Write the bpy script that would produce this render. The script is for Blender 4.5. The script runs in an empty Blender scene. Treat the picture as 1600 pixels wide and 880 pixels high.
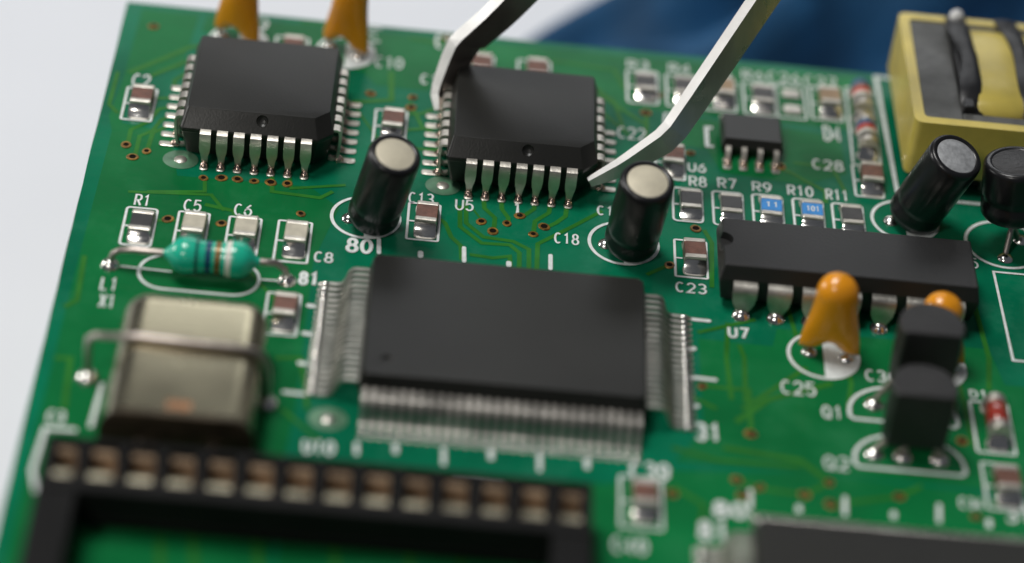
import bpy, bmesh, math, random
from mathutils import Vector, Matrix

# One Blender unit = 100 mm; every length below is written in millimetres and scaled by S.
S = 0.01
R = math.radians
sc = bpy.context.scene
sc.unit_settings.scale_length = 0.1
C = sc.collection
rnd = random.Random(7)

# ------------------------------------------------------------------ camera
cam = bpy.data.cameras.new('camera')
camo = bpy.data.objects.new('camera', cam)
C.objects.link(camo)
camo.location = (-5.0036 * S, -174.704 * S, 125.933 * S)
camo.rotation_mode = 'XYZ'
camo.rotation_euler = (0.914311, -0.0989375, 0.0237748)
cam.sensor_width = 36.0
cam.lens = 4427.65 / 1600 * 36.0
cam.clip_start = 0.05
cam.clip_end = 100
cam.dof.use_dof = True
cam.dof.focus_distance = 2.125
cam.dof.aperture_fstop = 1.3
cam.dof.aperture_blades = 0
sc.camera = camo

# ------------------------------------------------------------------ light
w = bpy.data.worlds.new('World')
sc.world = w
w.use_nodes = True
w.node_tree.nodes['Background'].inputs[0].default_value = (0.82, 0.88, 1.0, 1)
w.node_tree.nodes['Background'].inputs[1].default_value = 0.085


def area(name, loc, target, sx, sy, power, col):
    l = bpy.data.lights.new(name, 'AREA')
    l.shape = 'RECTANGLE'
    l.size, l.size_y, l.energy, l.color = sx, sy, power, col
    o = bpy.data.objects.new(name, l)
    C.objects.link(o)
    o.location = loc
    o.rotation_euler = (Vector(target) - Vector(loc)).to_track_quat('-Z', 'Y').to_euler()
    return o


area('ceiling_panel', (-1.5, 0.7, 5.0), (0, 0.2, 0), 1.9, 1.5, 180, (1.0, 0.985, 0.96))
area('back_window', (0.2, 5.2, 2.7), (0, 0, 0), 3.6, 1.2, 38, (0.97, 0.985, 1.0))
area('side_window', (-5.0, 1.6, 1.4), (0, 0, 0), 1.7, 1.3, 82, (1.0, 0.98, 0.95))
area('room_lamp', (-1.9, -3.1, 3.3), (0, 0, 0), 0.5, 0.5, 44, (1.0, 0.96, 0.90))

sc.view_settings.view_transform = 'Standard'
sc.view_settings.look = 'None'
sc.view_settings.exposure = 0.0
sc.view_settings.gamma = 1.0
sc.view_settings.use_curve_mapping = False
sc.render.engine = 'CYCLES'
sc.cycles.max_bounces = 6
sc.cycles.use_denoising = True

# ------------------------------------------------------------------ materials
MAT = {}


def material(name, col, rough=0.5, metal=0.0, spec=0.5, var=0.12, scale=60.0, bump=0.0, bscale=None, coat=0.0,
             rvar=0.0, col2=None, detail=4.0, stain=None, trans=0.0, sss=0.0, vscale=None):
    m = bpy.data.materials.new(name)
    m.use_nodes = True
    nt = m.node_tree
    b = nt.nodes['Principled BSDF']
    b.inputs['Roughness'].default_value = rough
    b.inputs['Metallic'].default_value = metal
    b.inputs['Specular IOR Level'].default_value = spec
    b.inputs['Coat Weight'].default_value = coat
    b.inputs['Coat Roughness'].default_value = 0.15
    if trans:
        b.inputs['Transmission Weight'].default_value = trans
    if sss:
        b.inputs['Subsurface Weight'].default_value = sss
        b.inputs['Subsurface Radius'].default_value = (0.01, 0.005, 0.002)
    tc = nt.nodes.new('ShaderNodeTexCoord')
    mp = nt.nodes.new('ShaderNodeMapping')
    if vscale:
        mp.inputs['Scale'].default_value = vscale
    geo = nt.nodes.new('ShaderNodeNewGeometry')
    nt.links.new(geo.outputs['Position'], mp.inputs['Vector'])
    n = nt.nodes.new('ShaderNodeTexNoise')
    n.inputs['Scale'].default_value = scale
    n.inputs['Detail'].default_value = detail
    nt.links.new(mp.outputs['Vector'], n.inputs['Vector'])
    rp = nt.nodes.new('ShaderNodeValToRGB')
    lo = [c * (1 - var) for c in col] if col2 is None else list(col2)
    hi = [min(1, c * (1 + var)) for c in col] if col2 is None else list(col)
    rp.color_ramp.elements[0].position = 0.32
    rp.color_ramp.elements[1].position = 0.68
    rp.color_ramp.elements[0].color = (*lo, 1)
    rp.color_ramp.elements[1].color = (*hi, 1)
    nt.links.new(n.outputs['Fac'], rp.inputs['Fac'])
    out = rp.outputs['Color']
    if stain:                      # dried flux: cloudy patches of their own shape
        n4 = nt.nodes.new('ShaderNodeTexNoise')
        n4.inputs['Scale'].default_value = 14
        n4.inputs['Detail'].default_value = 9
        n4.inputs['Roughness'].default_value = 0.72
        nt.links.new(geo.outputs['Position'], n4.inputs['Vector'])
        r4 = nt.nodes.new('ShaderNodeValToRGB')
        r4.color_ramp.elements[0].position = 0.52
        r4.color_ramp.elements[1].position = 0.80
        r4.color_ramp.elements[0].color = (0, 0, 0, 1)
        r4.color_ramp.elements[1].color = (0.75, 0.75, 0.75, 1)
        nt.links.new(n4.outputs['Fac'], r4.inputs['Fac'])
        mx = nt.nodes.new('ShaderNodeMix')
        mx.data_type = 'RGBA'
        nt.links.new(r4.outputs['Color'], mx.inputs[0])
        nt.links.new(out, mx.inputs[6])
        mx.inputs[7].default_value = (*stain, 1)
        out = mx.outputs[2]
    nt.links.new(out, b.inputs['Base Color'])
    if rvar:
        mr = nt.nodes.new('ShaderNodeMapRange')
        mr.inputs['From Min'].default_value = 0.3
        mr.inputs['From Max'].default_value = 0.7
        mr.inputs['To Min'].default_value = max(0.02, rough - rvar)
        mr.inputs['To Max'].default_value = min(1, rough + rvar)
        n3 = nt.nodes.new('ShaderNodeTexNoise')
        n3.inputs['Scale'].default_value = scale * 0.6
        n3.inputs['Detail'].default_value = 5
        nt.links.new(geo.outputs['Position'], n3.inputs['Vector'])
        nt.links.new(n3.outputs['Fac'], mr.inputs['Value'])
        nt.links.new(mr.outputs['Result'], b.inputs['Roughness'])
    if bump:
        n2 = nt.nodes.new('ShaderNodeTexNoise')
        n2.inputs['Scale'].default_value = bscale or scale * 5
        n2.inputs['Detail'].default_value = 3
        nt.links.new(mp.outputs['Vector'], n2.inputs['Vector'])
        bp = nt.nodes.new('ShaderNodeBump')
        bp.inputs['Strength'].default_value = bump
        bp.inputs['Distance'].default_value = 0.002
        nt.links.new(n2.outputs['Fac'], bp.inputs['Height'])
        nt.links.new(bp.outputs['Normal'], b.inputs['Normal'])
    MAT[name] = m
    return m


material('mask_bare', (0.003, 0.145, 0.070), rough=0.20, spec=0.07, var=0.22, scale=9, bump=0.04, bscale=120, rvar=0.06, stain=(0.04, 0.21, 0.13))
material('mask_copper', (0.006, 0.150, 0.042), rough=0.20, spec=0.07, var=0.26, scale=7, bump=0.05, bscale=110, rvar=0.06, stain=(0.03, 0.19, 0.08))
material('mask_trace', (0.028, 0.170, 0.024), rough=0.24, spec=0.09, var=0.16, scale=40, bump=0.04)
material('board_edge', (0.16, 0.20, 0.07), rough=0.7, var=0.3, scale=50, bump=0.3)
material('silkscreen', (0.74, 0.78, 0.76), rough=0.55, var=0.10, scale=180, bump=0.25, bscale=300)
material('tin', (0.62, 0.585, 0.52), rough=0.40, metal=0.88, var=0.18, scale=70, rvar=0.08, bump=0.10, bscale=260)
material('tin_dull', (0.50, 0.48, 0.43), rough=0.42, metal=1.0, var=0.22, scale=90, rvar=0.1, bump=0.15, bscale=260)
material('lead_grey', (0.50, 0.475, 0.43), rough=0.40, metal=0.92, var=0.22, scale=70, rvar=0.1, bump=0.10, bscale=260)
material('solder', (0.78, 0.76, 0.72), rough=0.20, metal=1.0, var=0.10, scale=90, rvar=0.08, bump=0.12, bscale=120)
material('copper_ring', (0.24, 0.125, 0.022), rough=0.42, metal=0.4, var=0.6, scale=150, bump=0.2)
material('hole_dark', (0.008, 0.005, 0.003), rough=0.8, spec=0.1)
material('chip_black', (0.014, 0.014, 0.012), rough=0.38, var=0.35, scale=6, bump=0.06, bscale=600, rvar=0.06, spec=0.42)
material('chip_dip', (0.013, 0.013, 0.013), rough=0.43, var=0.25, scale=12, bump=0.10, bscale=500, rvar=0.06, spec=0.5)
material('socket_black', (0.008, 0.008, 0.008), rough=0.6, var=0.2, scale=30, bump=0.1, bscale=300, spec=0.12)
material('socket_brass', (0.55, 0.40, 0.27), rough=0.45, metal=0.5, var=0.3, scale=60, rvar=0.1)
material('socket_pale', (0.26, 0.24, 0.175), rough=0.5, metal=0.6, var=0.4, scale=60, rvar=0.1)
material('sleeve_black', (0.008, 0.008, 0.009), rough=0.30, var=0.3, scale=40, bump=0.15, bscale=60, coat=0.1, spec=0.4)
material('can_top', (0.60, 0.55, 0.42), rough=0.5, metal=0.2, var=0.10, scale=70, bump=0.1, bscale=300)
material('can_top_grey', (0.45, 0.46, 0.47), rough=0.50, metal=0.5, var=0.2, scale=200, bump=0.2, bscale=300)
material('orange_epoxy', (0.78, 0.30, 0.008), rough=0.24, var=0.08, scale=30, coat=0.3, bump=0.06, bscale=40)
material('ceramic_brown', (0.150, 0.062, 0.040), rough=0.42, var=0.3, scale=160, bump=0.2)
material('ceramic_pale', (0.50, 0.46, 0.36), rough=0.42, var=0.14, scale=120)
material('ceramic_tan', (0.30, 0.20, 0.11), rough=0.42, var=0.2, scale=120)
material('resistor_black', (0.020, 0.018, 0.017), rough=0.33, var=0.3, scale=140)
material('resistor_blue', (0.012, 0.230, 0.620), rough=0.36, var=0.12, scale=140)
material('alumina', (0.62, 0.60, 0.56), rough=0.45, var=0.08, scale=140)
material('green_lacquer', (0.012, 0.45, 0.29), rough=0.26, var=0.14, scale=60, coat=0.4)
material('band_blue', (0.006, 0.060, 0.130), rough=0.3)
material('band_gold', (0.20, 0.115, 0.03), rough=0.32, metal=0.3)
material('band_white', (0.70, 0.69, 0.62), rough=0.35)
material('band_dark', (0.012, 0.10, 0.085), rough=0.3)
material('band_red', (0.44, 0.035, 0.018), rough=0.3)
material('glass_grey', (0.16, 0.15, 0.13), rough=0.18, var=0.3, scale=120)
material('glass_blue', (0.030, 0.10, 0.22), rough=0.2, var=0.2, scale=120)
material('glass_red', (0.30, 0.035, 0.022), rough=0.14, var=0.3, scale=120, coat=0.5)
material('nickel_can', (0.44, 0.40, 0.275), rough=0.24, metal=0.97, var=0.05, scale=30, rvar=0.04, bump=0.012, bscale=200)
material('nickel_rim', (0.085, 0.065, 0.042), rough=0.4, metal=0.7, var=0.3, scale=90, bump=0.1)
material('solder_foot', (0.62, 0.47, 0.39), rough=0.24, metal=1.0, var=0.25, scale=160, rvar=0.08, bump=0.15, bscale=160)
material('wire', (0.48, 0.42, 0.38), rough=0.38, metal=1.0, var=0.2, scale=90)
material('rust_mark', (0.33, 0.15, 0.06), rough=0.55, var=0.25, scale=200)
material('tape_yellow', (0.74, 0.59, 0.115), rough=0.34, col2=(0.50, 0.40, 0.085), scale=22, bump=0.35, bscale=30, coat=0.1, detail=8)
material('ferrite', (0.090, 0.092, 0.088), rough=0.45, var=0.25, scale=50, bump=0.2, bscale=150, rvar=0.1)
material('tape_black', (0.010, 0.010, 0.011), rough=0.38, var=0.4, scale=40, bump=0.5, bscale=50)
material('glue_white', (0.72, 0.72, 0.70), rough=0.5, var=0.1, scale=100, bump=0.3)
material('transistor_black', (0.016, 0.015, 0.015), rough=0.42, var=0.25, scale=40, bump=0.3, bscale=300)
material('steel', (0.50, 0.455, 0.425), rough=0.32, metal=1.0, var=0.14, scale=30, rvar=0.10, bump=0.12, bscale=120, vscale=(1, 1, .25))
material('steel_lit_edge', (0.86, 0.85, 0.82), rough=0.5, metal=0.35, var=0.05, scale=60, rvar=0.08, bump=0.08, bscale=260)  # tweezer edges: same steel, with the light on them put into the colour
material('table_white', (0.79, 0.815, 0.86), rough=0.55, var=0.02, scale=3)
material('cloth_blue', (0.005, 0.066, 0.165), rough=0.8, var=0.3, scale=10, bump=0.25, bscale=260)
material('flux', (0.10, 0.22, 0.13), rough=0.35, var=0.4, scale=60)

# ------------------------------------------------------------------ mesh tools


class MB:
    """Collects faces (millimetres) and links them as one mesh object."""

    def __init__(self):
        self.v, self.f, self.m = [], [], []

    def add(self, vs, fs, mi=0, mat=None):
        b = len(self.v)
        self.v += [tuple(mat @ Vector(q)) if mat else tuple(q) for q in vs]
        self.f += [tuple(b + i for i in q) for q in fs]
        self.m += [mi] * len(fs)
        return self

    def loft(self, rings, mi=0, cap0=True, cap1=True, closed=True, mat=None):
        n = len(rings[0])
        vs = [q for r in rings for q in r]
        fs = []
        for k in range(len(rings) - 1):
            for i in range(n if closed else n - 1):
                j = (i + 1) % n
                fs.append((k * n + i, k * n + j, (k + 1) * n + j, (k + 1) * n + i))
        if cap0:
            fs.append(tuple(range(n - 1, -1, -1)))
        if cap1:
            fs.append(tuple((len(rings) - 1) * n + i for i in range(n)))
        return self.add(vs, fs, mi, mat)

    def box(self, x0, x1, y0, y1, z0, z1, mi=0, mat=None):
        a = [(x0, y0), (x1, y0), (x1, y1), (x0, y1)]
        return self.loft([[(x, y, z0) for x, y in a], [(x, y, z1) for x, y in a]], mi, mat=mat)

    def lathe(self, prof, n=24, mi=0, mat=None, cap0=True, cap1=True):
        rings = [[(max(r, 1e-4) * math.cos(2 * math.pi * i / n), max(r, 1e-4) * math.sin(2 * math.pi * i / n), z)
                  for i in range(n)] for r, z in prof]
        return self.loft(rings, mi, cap0, cap1, mat=mat)

    def tube(self, pts, rad, n=10, mi=0):
        pts = [Vector(q) for q in pts]
        rad = rad if isinstance(rad, (list, tuple)) else [rad] * len(pts)
        rings, side = [], None
        for i, q in enumerate(pts):
            t = (pts[min(i + 1, len(pts) - 1)] - pts[max(i - 1, 0)]).normalized()
            if side is None:
                side = t.orthogonal().normalized()
            side = (side - t * side.dot(t)).normalized()
            up = t.cross(side)
            rings.append([tuple(q + rad[i] * (math.cos(a) * side + math.sin(a) * up))
                          for a in (2 * math.pi * k / n for k in range(n))])
        return self.loft(rings, mi)

    def strap(self, path, widths, th, mi=0, mat=None):
        """a bent strip: path in (out, up), width along x"""
        rings = []
        n = len(path)
        for i, (o, z) in enumerate(path):
            a, b = path[max(i - 1, 0)], path[min(i + 1, n - 1)]
            d = Vector((b[0] - a[0], b[1] - a[1])).normalized()
            nx, nz = -d.y * th / 2, d.x * th / 2
            hw = widths[i] / 2
            rings.append([(-hw, o + nx, z + nz), (hw, o + nx, z + nz), (hw, o - nx, z - nz), (-hw, o - nx, z - nz)])
        return self.loft(rings, mi, mat=mat)

    def mesh(self, name, mats, smooth=None, bevel=0.0, seg=2):
        me = bpy.data.meshes.new(name)
        me.from_pydata([(x * S, y * S, z * S) for x, y, z in self.v], [], self.f)
        for mm in (mats if isinstance(mats, (list, tuple)) else [mats]):
            me.materials.append(MAT[mm])
        me.polygons.foreach_set('material_index', self.m)
        bm = bmesh.new()
        bm.from_mesh(me)
        bmesh.ops.recalc_face_normals(bm, faces=bm.faces)
        if bevel:
            ed = [e for e in bm.edges if len(e.link_faces) == 2 and e.calc_face_angle(0) > R(20)]
            bmesh.ops.bevel(bm, geom=ed, offset=bevel * S, segments=seg, profile=0.5, affect='EDGES', clamp_overlap=True)
        bm.to_mesh(me)
        bm.free()
        if smooth:
            me.shade_smooth()
            me.set_sharp_from_angle(angle=R(min(smooth, 14) if bevel else smooth))
        return me

    def build(self, name, mats, parent=None, smooth=None, bevel=0.0, seg=2, loc=None):
        return obj(name, self.mesh(name, mats, smooth, bevel, seg), parent, loc)


def obj(name, me, parent=None, loc=None, rz=0.0):
    o = bpy.data.objects.new(name, me)
    C.objects.link(o)
    if parent:
        o.parent = parent
    if loc:
        o.location = [q * S for q in loc]
    o.rotation_euler[2] = rz
    return o


def thing(name, label, cat, loc=(0, 0, 0), rz=0.0, group=None):
    o = bpy.data.objects.new(name, None)
    C.objects.link(o)
    o.empty_display_size = 0.01
    o.location = [q * S for q in loc]
    o.rotation_euler[2] = rz
    o['label'], o['category'] = label, cat
    if group:
        o['group'] = group
    return o


def carve(me, cutter):
    """cut a dimple or notch into a mesh (mm-built cutter)"""
    a = bpy.data.objects.new('a', me)
    b = bpy.data.objects.new('b', cutter)
    C.objects.link(a)
    C.objects.link(b)
    md = a.modifiers.new('cut', 'BOOLEAN')
    md.operation = 'DIFFERENCE'
    md.object = b
    md.solver = 'EXACT'
    dg = bpy.context.evaluated_depsgraph_get()
    dg.update()
    out = bpy.data.meshes.new_from_object(a.evaluated_get(dg))
    bpy.data.objects.remove(a)
    bpy.data.objects.remove(b)
    out.shade_smooth()
    out.set_sharp_from_angle(angle=R(16))
    return out


def ribbon(pts, wd, z, closed=False):
    """flat mitred strip along a polyline, as vertices and faces"""
    P = [Vector((q[0], q[1])) for q in pts]
    n = len(P)
    vs, fs = [], []
    for i in range(n):
        if closed:
            a, b = P[i - 1], P[(i + 1) % n]
        else:
            a, b = P[max(i - 1, 0)], P[min(i + 1, n - 1)]
        d1 = (P[i] - a) if (P[i] - a).length > 1e-9 else (b - P[i])
        d2 = (b - P[i]) if (b - P[i]).length > 1e-9 else d1
        d1, d2 = d1.normalized(), d2.normalized()
        t = (d1 + d2)
        t = t.normalized() if t.length > 1e-6 else d1
        nrm = Vector((-t.y, t.x))
        k = max(0.45, abs(nrm.dot(Vector((-d1.y, d1.x)))))
        off = nrm * (wd / 2 / k)
        q = P[i].copy()
        vs += [(q.x + off.x, q.y + off.y, z), (q.x - off.x, q.y - off.y, z)]
    m = n if closed else n - 1
    for i in range(m):
        j = (i + 1) % n
        fs.append((2 * i, 2 * i + 1, 2 * j + 1, 2 * j))
    return vs, fs


def circle(cx, cy, rx, ry=None, n=40, a0=0.0, a1=360.0):
    ry = ry or rx
    full = abs(a1 - a0) >= 359.9
    k = n if full else n + 1
    return [(cx + rx * math.cos(R(a0 + (a1 - a0) * i / n)), cy + ry * math.sin(R(a0 + (a1 - a0) * i / n))) for i in range(k)]


def rrect(x0, x1, y0, y1, r, n=5):
    pts = []
    for cx, cy, a in ((x1 - r, y1 - r, 0), (x0 + r, y1 - r, 90), (x0 + r, y0 + r, 180), (x1 - r, y0 + r, 270)):
        for i in range(n + 1):
            t = R(a + 90 * i / n)
            pts.append((cx + r * math.cos(t), cy + r * math.sin(t)))
    return pts


# stroke lettering like the silkscreen's: polylines on a 0..4 by 0..6 grid
def _arc(cx, cy, rx, ry, a0, a1, n=8):
    return [(cx + rx * math.cos(R(a0 + (a1 - a0) * i / n)), cy + ry * math.sin(R(a0 + (a1 - a0) * i / n))) for i in range(n + 1)]


GLYPH = {
    'C': [_arc(2, 3, 2, 3, 50, 310, 14)],
    'R': [[(0, 0), (0, 6), (2.6, 6)] + _arc(2.6, 4.5, 1.4, 1.5, 80, -80, 7) + [(2.4, 3), (0.1, 3)], [(1.8, 2.9), (4, 0)]],
    'U': [[(0, 6), (0, 2)] + _arc(2, 2, 2, 2, 190, 350, 9) + [(4, 2), (4, 6)]],
    'L': [[(0, 6), (0, 0), (3.6, 0)]],
    'X': [[(0, 0), (4, 6)], [(0, 6), (4, 0)]],
    'Q': [_arc(2, 3, 2, 3, 0, 348, 18) + [(4, 3)], [(2.4, 1.6), (4.1, -0.3)]],
    'D': [[(0, 0.1), (0, 6), (1.8, 6)] + _arc(1.6, 3, 2.4, 3, 80, -80, 10) + [(1.7, 0), (0.1, 0)]],
    'E': [[(3.7, 0), (0, 0), (0, 6), (3.7, 6)], [(0.1, 3.1), (3, 3.1)]],
    '0': [_arc(2, 3, 2, 3, 0, 350, 18) + [(4, 3)]],
    '1': [[(0.8, 4.8), (2.2, 6), (2.2, 0)]],
    '2': [_arc(2, 4.2, 1.9, 1.8, 165, -35, 9) + [(0.1, 0), (4, 0)]],
    '3': [_arc(1.9, 4.5, 1.8, 1.5, 150, -80, 8) + _arc(1.9, 1.6, 2.0, 1.6, 46, -150, 9)],
    '4': [[(4, 1.7), (0, 1.7), (2.9, 6), (2.9, 0)]],
    '5': [[(3.7, 6), (0.5, 6), (0.2, 3.3)] + _arc(1.9, 1.95, 2.0, 1.95, 120, -150, 10)],
    '6': [[(3.2, 6), (1.2, 4.3)] + _arc(2, 1.9, 1.95, 1.9, 165, -180, 14)],
    '7': [[(0, 6), (4, 6), (1.5, 0)]],
    '8': [_arc(2, 4.55, 1.6, 1.45, 270, 615, 14) + [(2, 3.1)], _arc(2, 1.55, 2.0, 1.55, 90, 435, 14) + [(2, 3.1)]],
    '9': [_arc(2, 4.1, 1.95, 1.9, -15, 330, 14), [(3.95, 4.1), (3.4, 1.6), (1.2, 0)]],
}


def lettering(text, x, y, wd, h, th, z, mb=None):
    mb = mb or MB()
    n = len(text)
    adv = wd / (n - 0.22) if n > 1 else wd
    cw = adv * 0.76
    k = 0
    for i, ch in enumerate(text):
        for st in GLYPH[ch]:
            pts = [(x + i * adv + th * 0.3 + px / 4 * (cw - th * 0.4), y + py / 6 * h) for px, py in st]
            vs, fs = ribbon(pts, th, z + 0.004 * (k % 3))
            mb.add(vs, fs)
            k += 1
    return mb

# ------------------------------------------------------------------ board layout (millimetres on the board)
TRACES = [
    (0.36, [(1.15, 0.42), (1.28, -1.48), (2.11, -2.58), (2.08, -3.91)]),
    (0.36, [(2.48, 0.63), (2.6, -1.38), (3.12, -2.42), (3.14, -3.19)]),
    (0.36, [(5.1, 0.37), (5.05, -0.99), (4.27, -1.97)]),
    (0.36, [(6.3, 0.11), (6.19, -1.26), (5.15, -2.54), (5.04, -4.11)]),
    (0.36, [(7.57, 0.31), (7.45, -1.51), (6.73, -2.51), (6.01, -3.18)]),
    (0.36, [(10.24, -0.39), (8.25, -2.5), (5.39, -5.36), (5.38, -8.59)]),
    (0.36, [(-0.13, -0.92), (-0.03, -3.58), (1.33, -5.13), (3.56, -5.32), (4.75, -6.12), (4.8, -8.68)]),
    (0.36, [(-0.58, -1.44), (-0.47, -4.1), (1.22, -5.91), (3.31, -5.8), (4.05, -6.66), (4.09, -8.79)]),
    (0.36, [(-2.15, -3.26), (-1.6, -3.83), (-1.07, -5.5), (-0.32, -6.47), (-0.19, -8.17)]),
    (0.36, [(0.37, -7.44), (2.06, -7.61), (3.34, -7.2), (3.44, -8.68)]),
    (0.15, [(0.43, -1.73), (1.13, -3.07)]),
    (0.36, [(-22.74, 9.38), (-24.74, 8.98), (-26.12, 9.11)]),
    (0.36, [(-23.26, 8.01), (-24.4, 7.57), (-25.01, 5.67), (-26.19, 4.43), (-26.19, 2.51)]),
    (0.34, [(-23.29, 6.8), (-24.05, 6.13), (-24.53, 4.56), (-25.42, 3.67), (-25.43, 0.9)]),
    (0.36, [(-23.3, 5.51), (-24.49, 4.27), (-24.62, 1.9)]),
    (0.5, [(-27.37, 12.15), (-22.89, 16.75), (-21.51, 17.0)]),
    (0.45, [(-25.63, 11.98), (-22.37, 15.24)]),
    (0.36, [(-28.23, 12.15), (-28.29, 7.52), (-27.47, 6.45)]),
    (0.36, [(-22.96, 12.76), (-23.7, 11.69), (-23.59, 10.78), (-22.71, 10.62)]),
    (0.5, [(-9.61, 11.01), (-6.54, 11.85), (-6.78, 15.89)]),
    (0.2, [(-9.2, 10.16), (-7.24, 6.26), (-7.84, 4.97)]),
    (0.4, [(9.92, 15.61), (13.93, 11.62)]),
    (0.3, [(9.74, 13.69), (12.35, 10.13)]),
    (0.36, [(23.36, 7.75), (25.39, 6.89), (26.69, 5.63)]),
    (0.36, [(19.41, -12.76), (19.16, -16.86), (19.36, -21.47)]),
    (0.36, [(20.15, -15.25), (20.46, -16.67), (20.35, -21.68)]),
    (0.5, [(19.58, -23.87), (21.96, -21.1), (26.67, -18.66)]),
    (0.4, [(20.09, -22.42), (24.93, -17.11)]),
    (0.36, [(-6.5, 9.76), (-4.0, 10.37), (-2.54, 11.79)]),
    (0.36, [(-5.74, 5.31), (-2.27, 5.62)]),
    (0.36, [(-6.37, 7.56), (-2.41, 8.67)]),
    (0.36, [(-5.09, 11.81), (-3.9, 8.42), (-2.35, 7.36)]),
    (0.36, [(-22.81, -6.86), (-21.42, -6.64)]),
    (0.4, [(-19.55, -4.33), (-17.36, -4.79), (-16.91, -5.93)]),
    (0.3, [(-25.36, -3.63), (-19.21, -3.05), (-18.06, -4.9)]),
    (0.36, [(13.82, 13.21), (13.74, 6.96), (11.22, 6.55)]),
    (0.36, [(25.43, 8.45), (28.47, 8.33), (29.27, 5.18)]),
    (0.36, [(24.37, 7.66), (27.74, 4.93), (27.64, 3.39)]),
    (0.36, [(18.01, -1.63), (18.55, -3.17), (18.37, -8.73)]),
    (0.36, [(15.22, -6.47), (13.53, -7.91)]),
    (0.36, [(17.16, -14.22), (21.46, -12.08)]),
    (0.36, [(23.91, -10.2), (24.42, -13.89)]),
    (0.36, [(19.34, -29.94), (20.93, -30.64), (23.98, -30.88), (25.78, -29.4)]),
    (0.36, [(19.76, -31.45), (19.69, -33.12)]),
    (0.36, [(25.72, -31.62), (30.52, -30.2), (32.18, -28.86)]),
    (0.5, [(18.58, -26.73), (23.88, -27.34), (25.54, -29.1)]),
    (0.36, [(17.45, -20.27), (20.64, -20.24), (20.6, -25.1)]),
    (0.36, [(16.5, -21.53), (18.27, -22.67)]),
    (0.36, [(27.81, -15.6), (28.07, -18.46), (27.63, -21.35)]),
    (0.4, [(-27.99, -17.99), (-27.21, -17.13), (-27.42, -11.89)]),
    (0.4, [(-27.8, -23.69), (-26.72, -23.54), (-26.35, -28.97)]),
    (0.35, [(-15.06, 1.37), (-14.76, -1.92), (-11.12, -2.16), (-10.22, -1.19)]),
    (0.3, [(-13.84, 1.4), (-13.36, -1.28), (-9.32, -0.21)]),
    (0.3, [(-19.9, -1.1), (-19.73, -2.72), (-23.96, -3.4)]),
    (0.3, [(-11.0, 23.55), (-10.9, 22.1), (-14.56, 21.93)]),
    (0.3, [(-5.58, 21.1), (-2.4, 20.7), (0.76, 20.3)]),
    (0.3, [(6.03, 19.79), (11.28, 19.28), (12.05, 16.59)]),
    (0.35, [(9.18, 17.03), (11.26, 14.6), (12.0, 10.64)]),
    (0.25, [(-15.47, -11.97), (-13.33, -15.04)]),
    (0.35, [(-12.75, -21.5), (-10.98, -21.25), (-10.09, -26.67)]),
    (0.3, [(-11.82, -26.92), (-8.97, -29.87)]),
    (0.4, [(38.02, -7.31), (38.48, -14.05), (38.07, -17.75)]),
    (0.3, [(36.03, -17.32), (36.21, -24.3)]),
    (0.35, [(14.94, -31.19), (17.06, -32.83), (16.79, -34.77)]),
    (0.35, [(15.02, -27.22), (18.09, -28.13), (23.84, -28.01)]),
    (0.5, [(-18.45, -40.64), (-18.02, -44.16)]),
    (0.5, [(-16.49, -39.77), (-15.82, -43.88)]),
    (0.5, [(-12.34, -39.84), (-11.8, -43.36)]),
    (0.5, [(-7.41, -39.19), (-6.94, -42.74)]),
    (0.5, [(-2.41, -39.15), (-2.25, -42.14)]),
    (0.5, [(0.91, -38.72), (1.03, -41.72)]),
]
VIAS = [
    (-26.29, 2.33), (-24.65, 1.74), (-25.6, 0.82), (1.1, -3.24), (3.03, -3.17), (2.0, -4.31), (3.98, -2.05), (5.04, -4.23),
    (5.84, -3.14), (-8.23, 12.45), (-4.87, 12.48), (-4.94, 11.02), (-26.27, 19.14), (-12.38, -4.4), (-22.04, -6.58), (-18.08, -6.51),
    (17.31, -20.29), (20.56, -25.03), (19.38, -30.0), (20.93, -30.57), (19.76, -31.45), (23.98, -30.88), (25.78, -29.4), (25.72, -31.62),
    (30.52, -30.2), (35.65, -31.58), (17.38, -1.56), (15.27, -6.47), (17.25, 8.41), (13.78, 13.47), (24.37, 7.75), (-20.01, -1.03),
    (-18.68, -0.81), (-17.47, -0.78), (-16.21, -0.83), (-14.96, -0.79), (-13.7, -0.76), (33.87, -20.47), (35.5, -23.71), (14.92, -31.97),
    (14.91, 16.15), (-2.44, 21.66),
]
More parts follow.
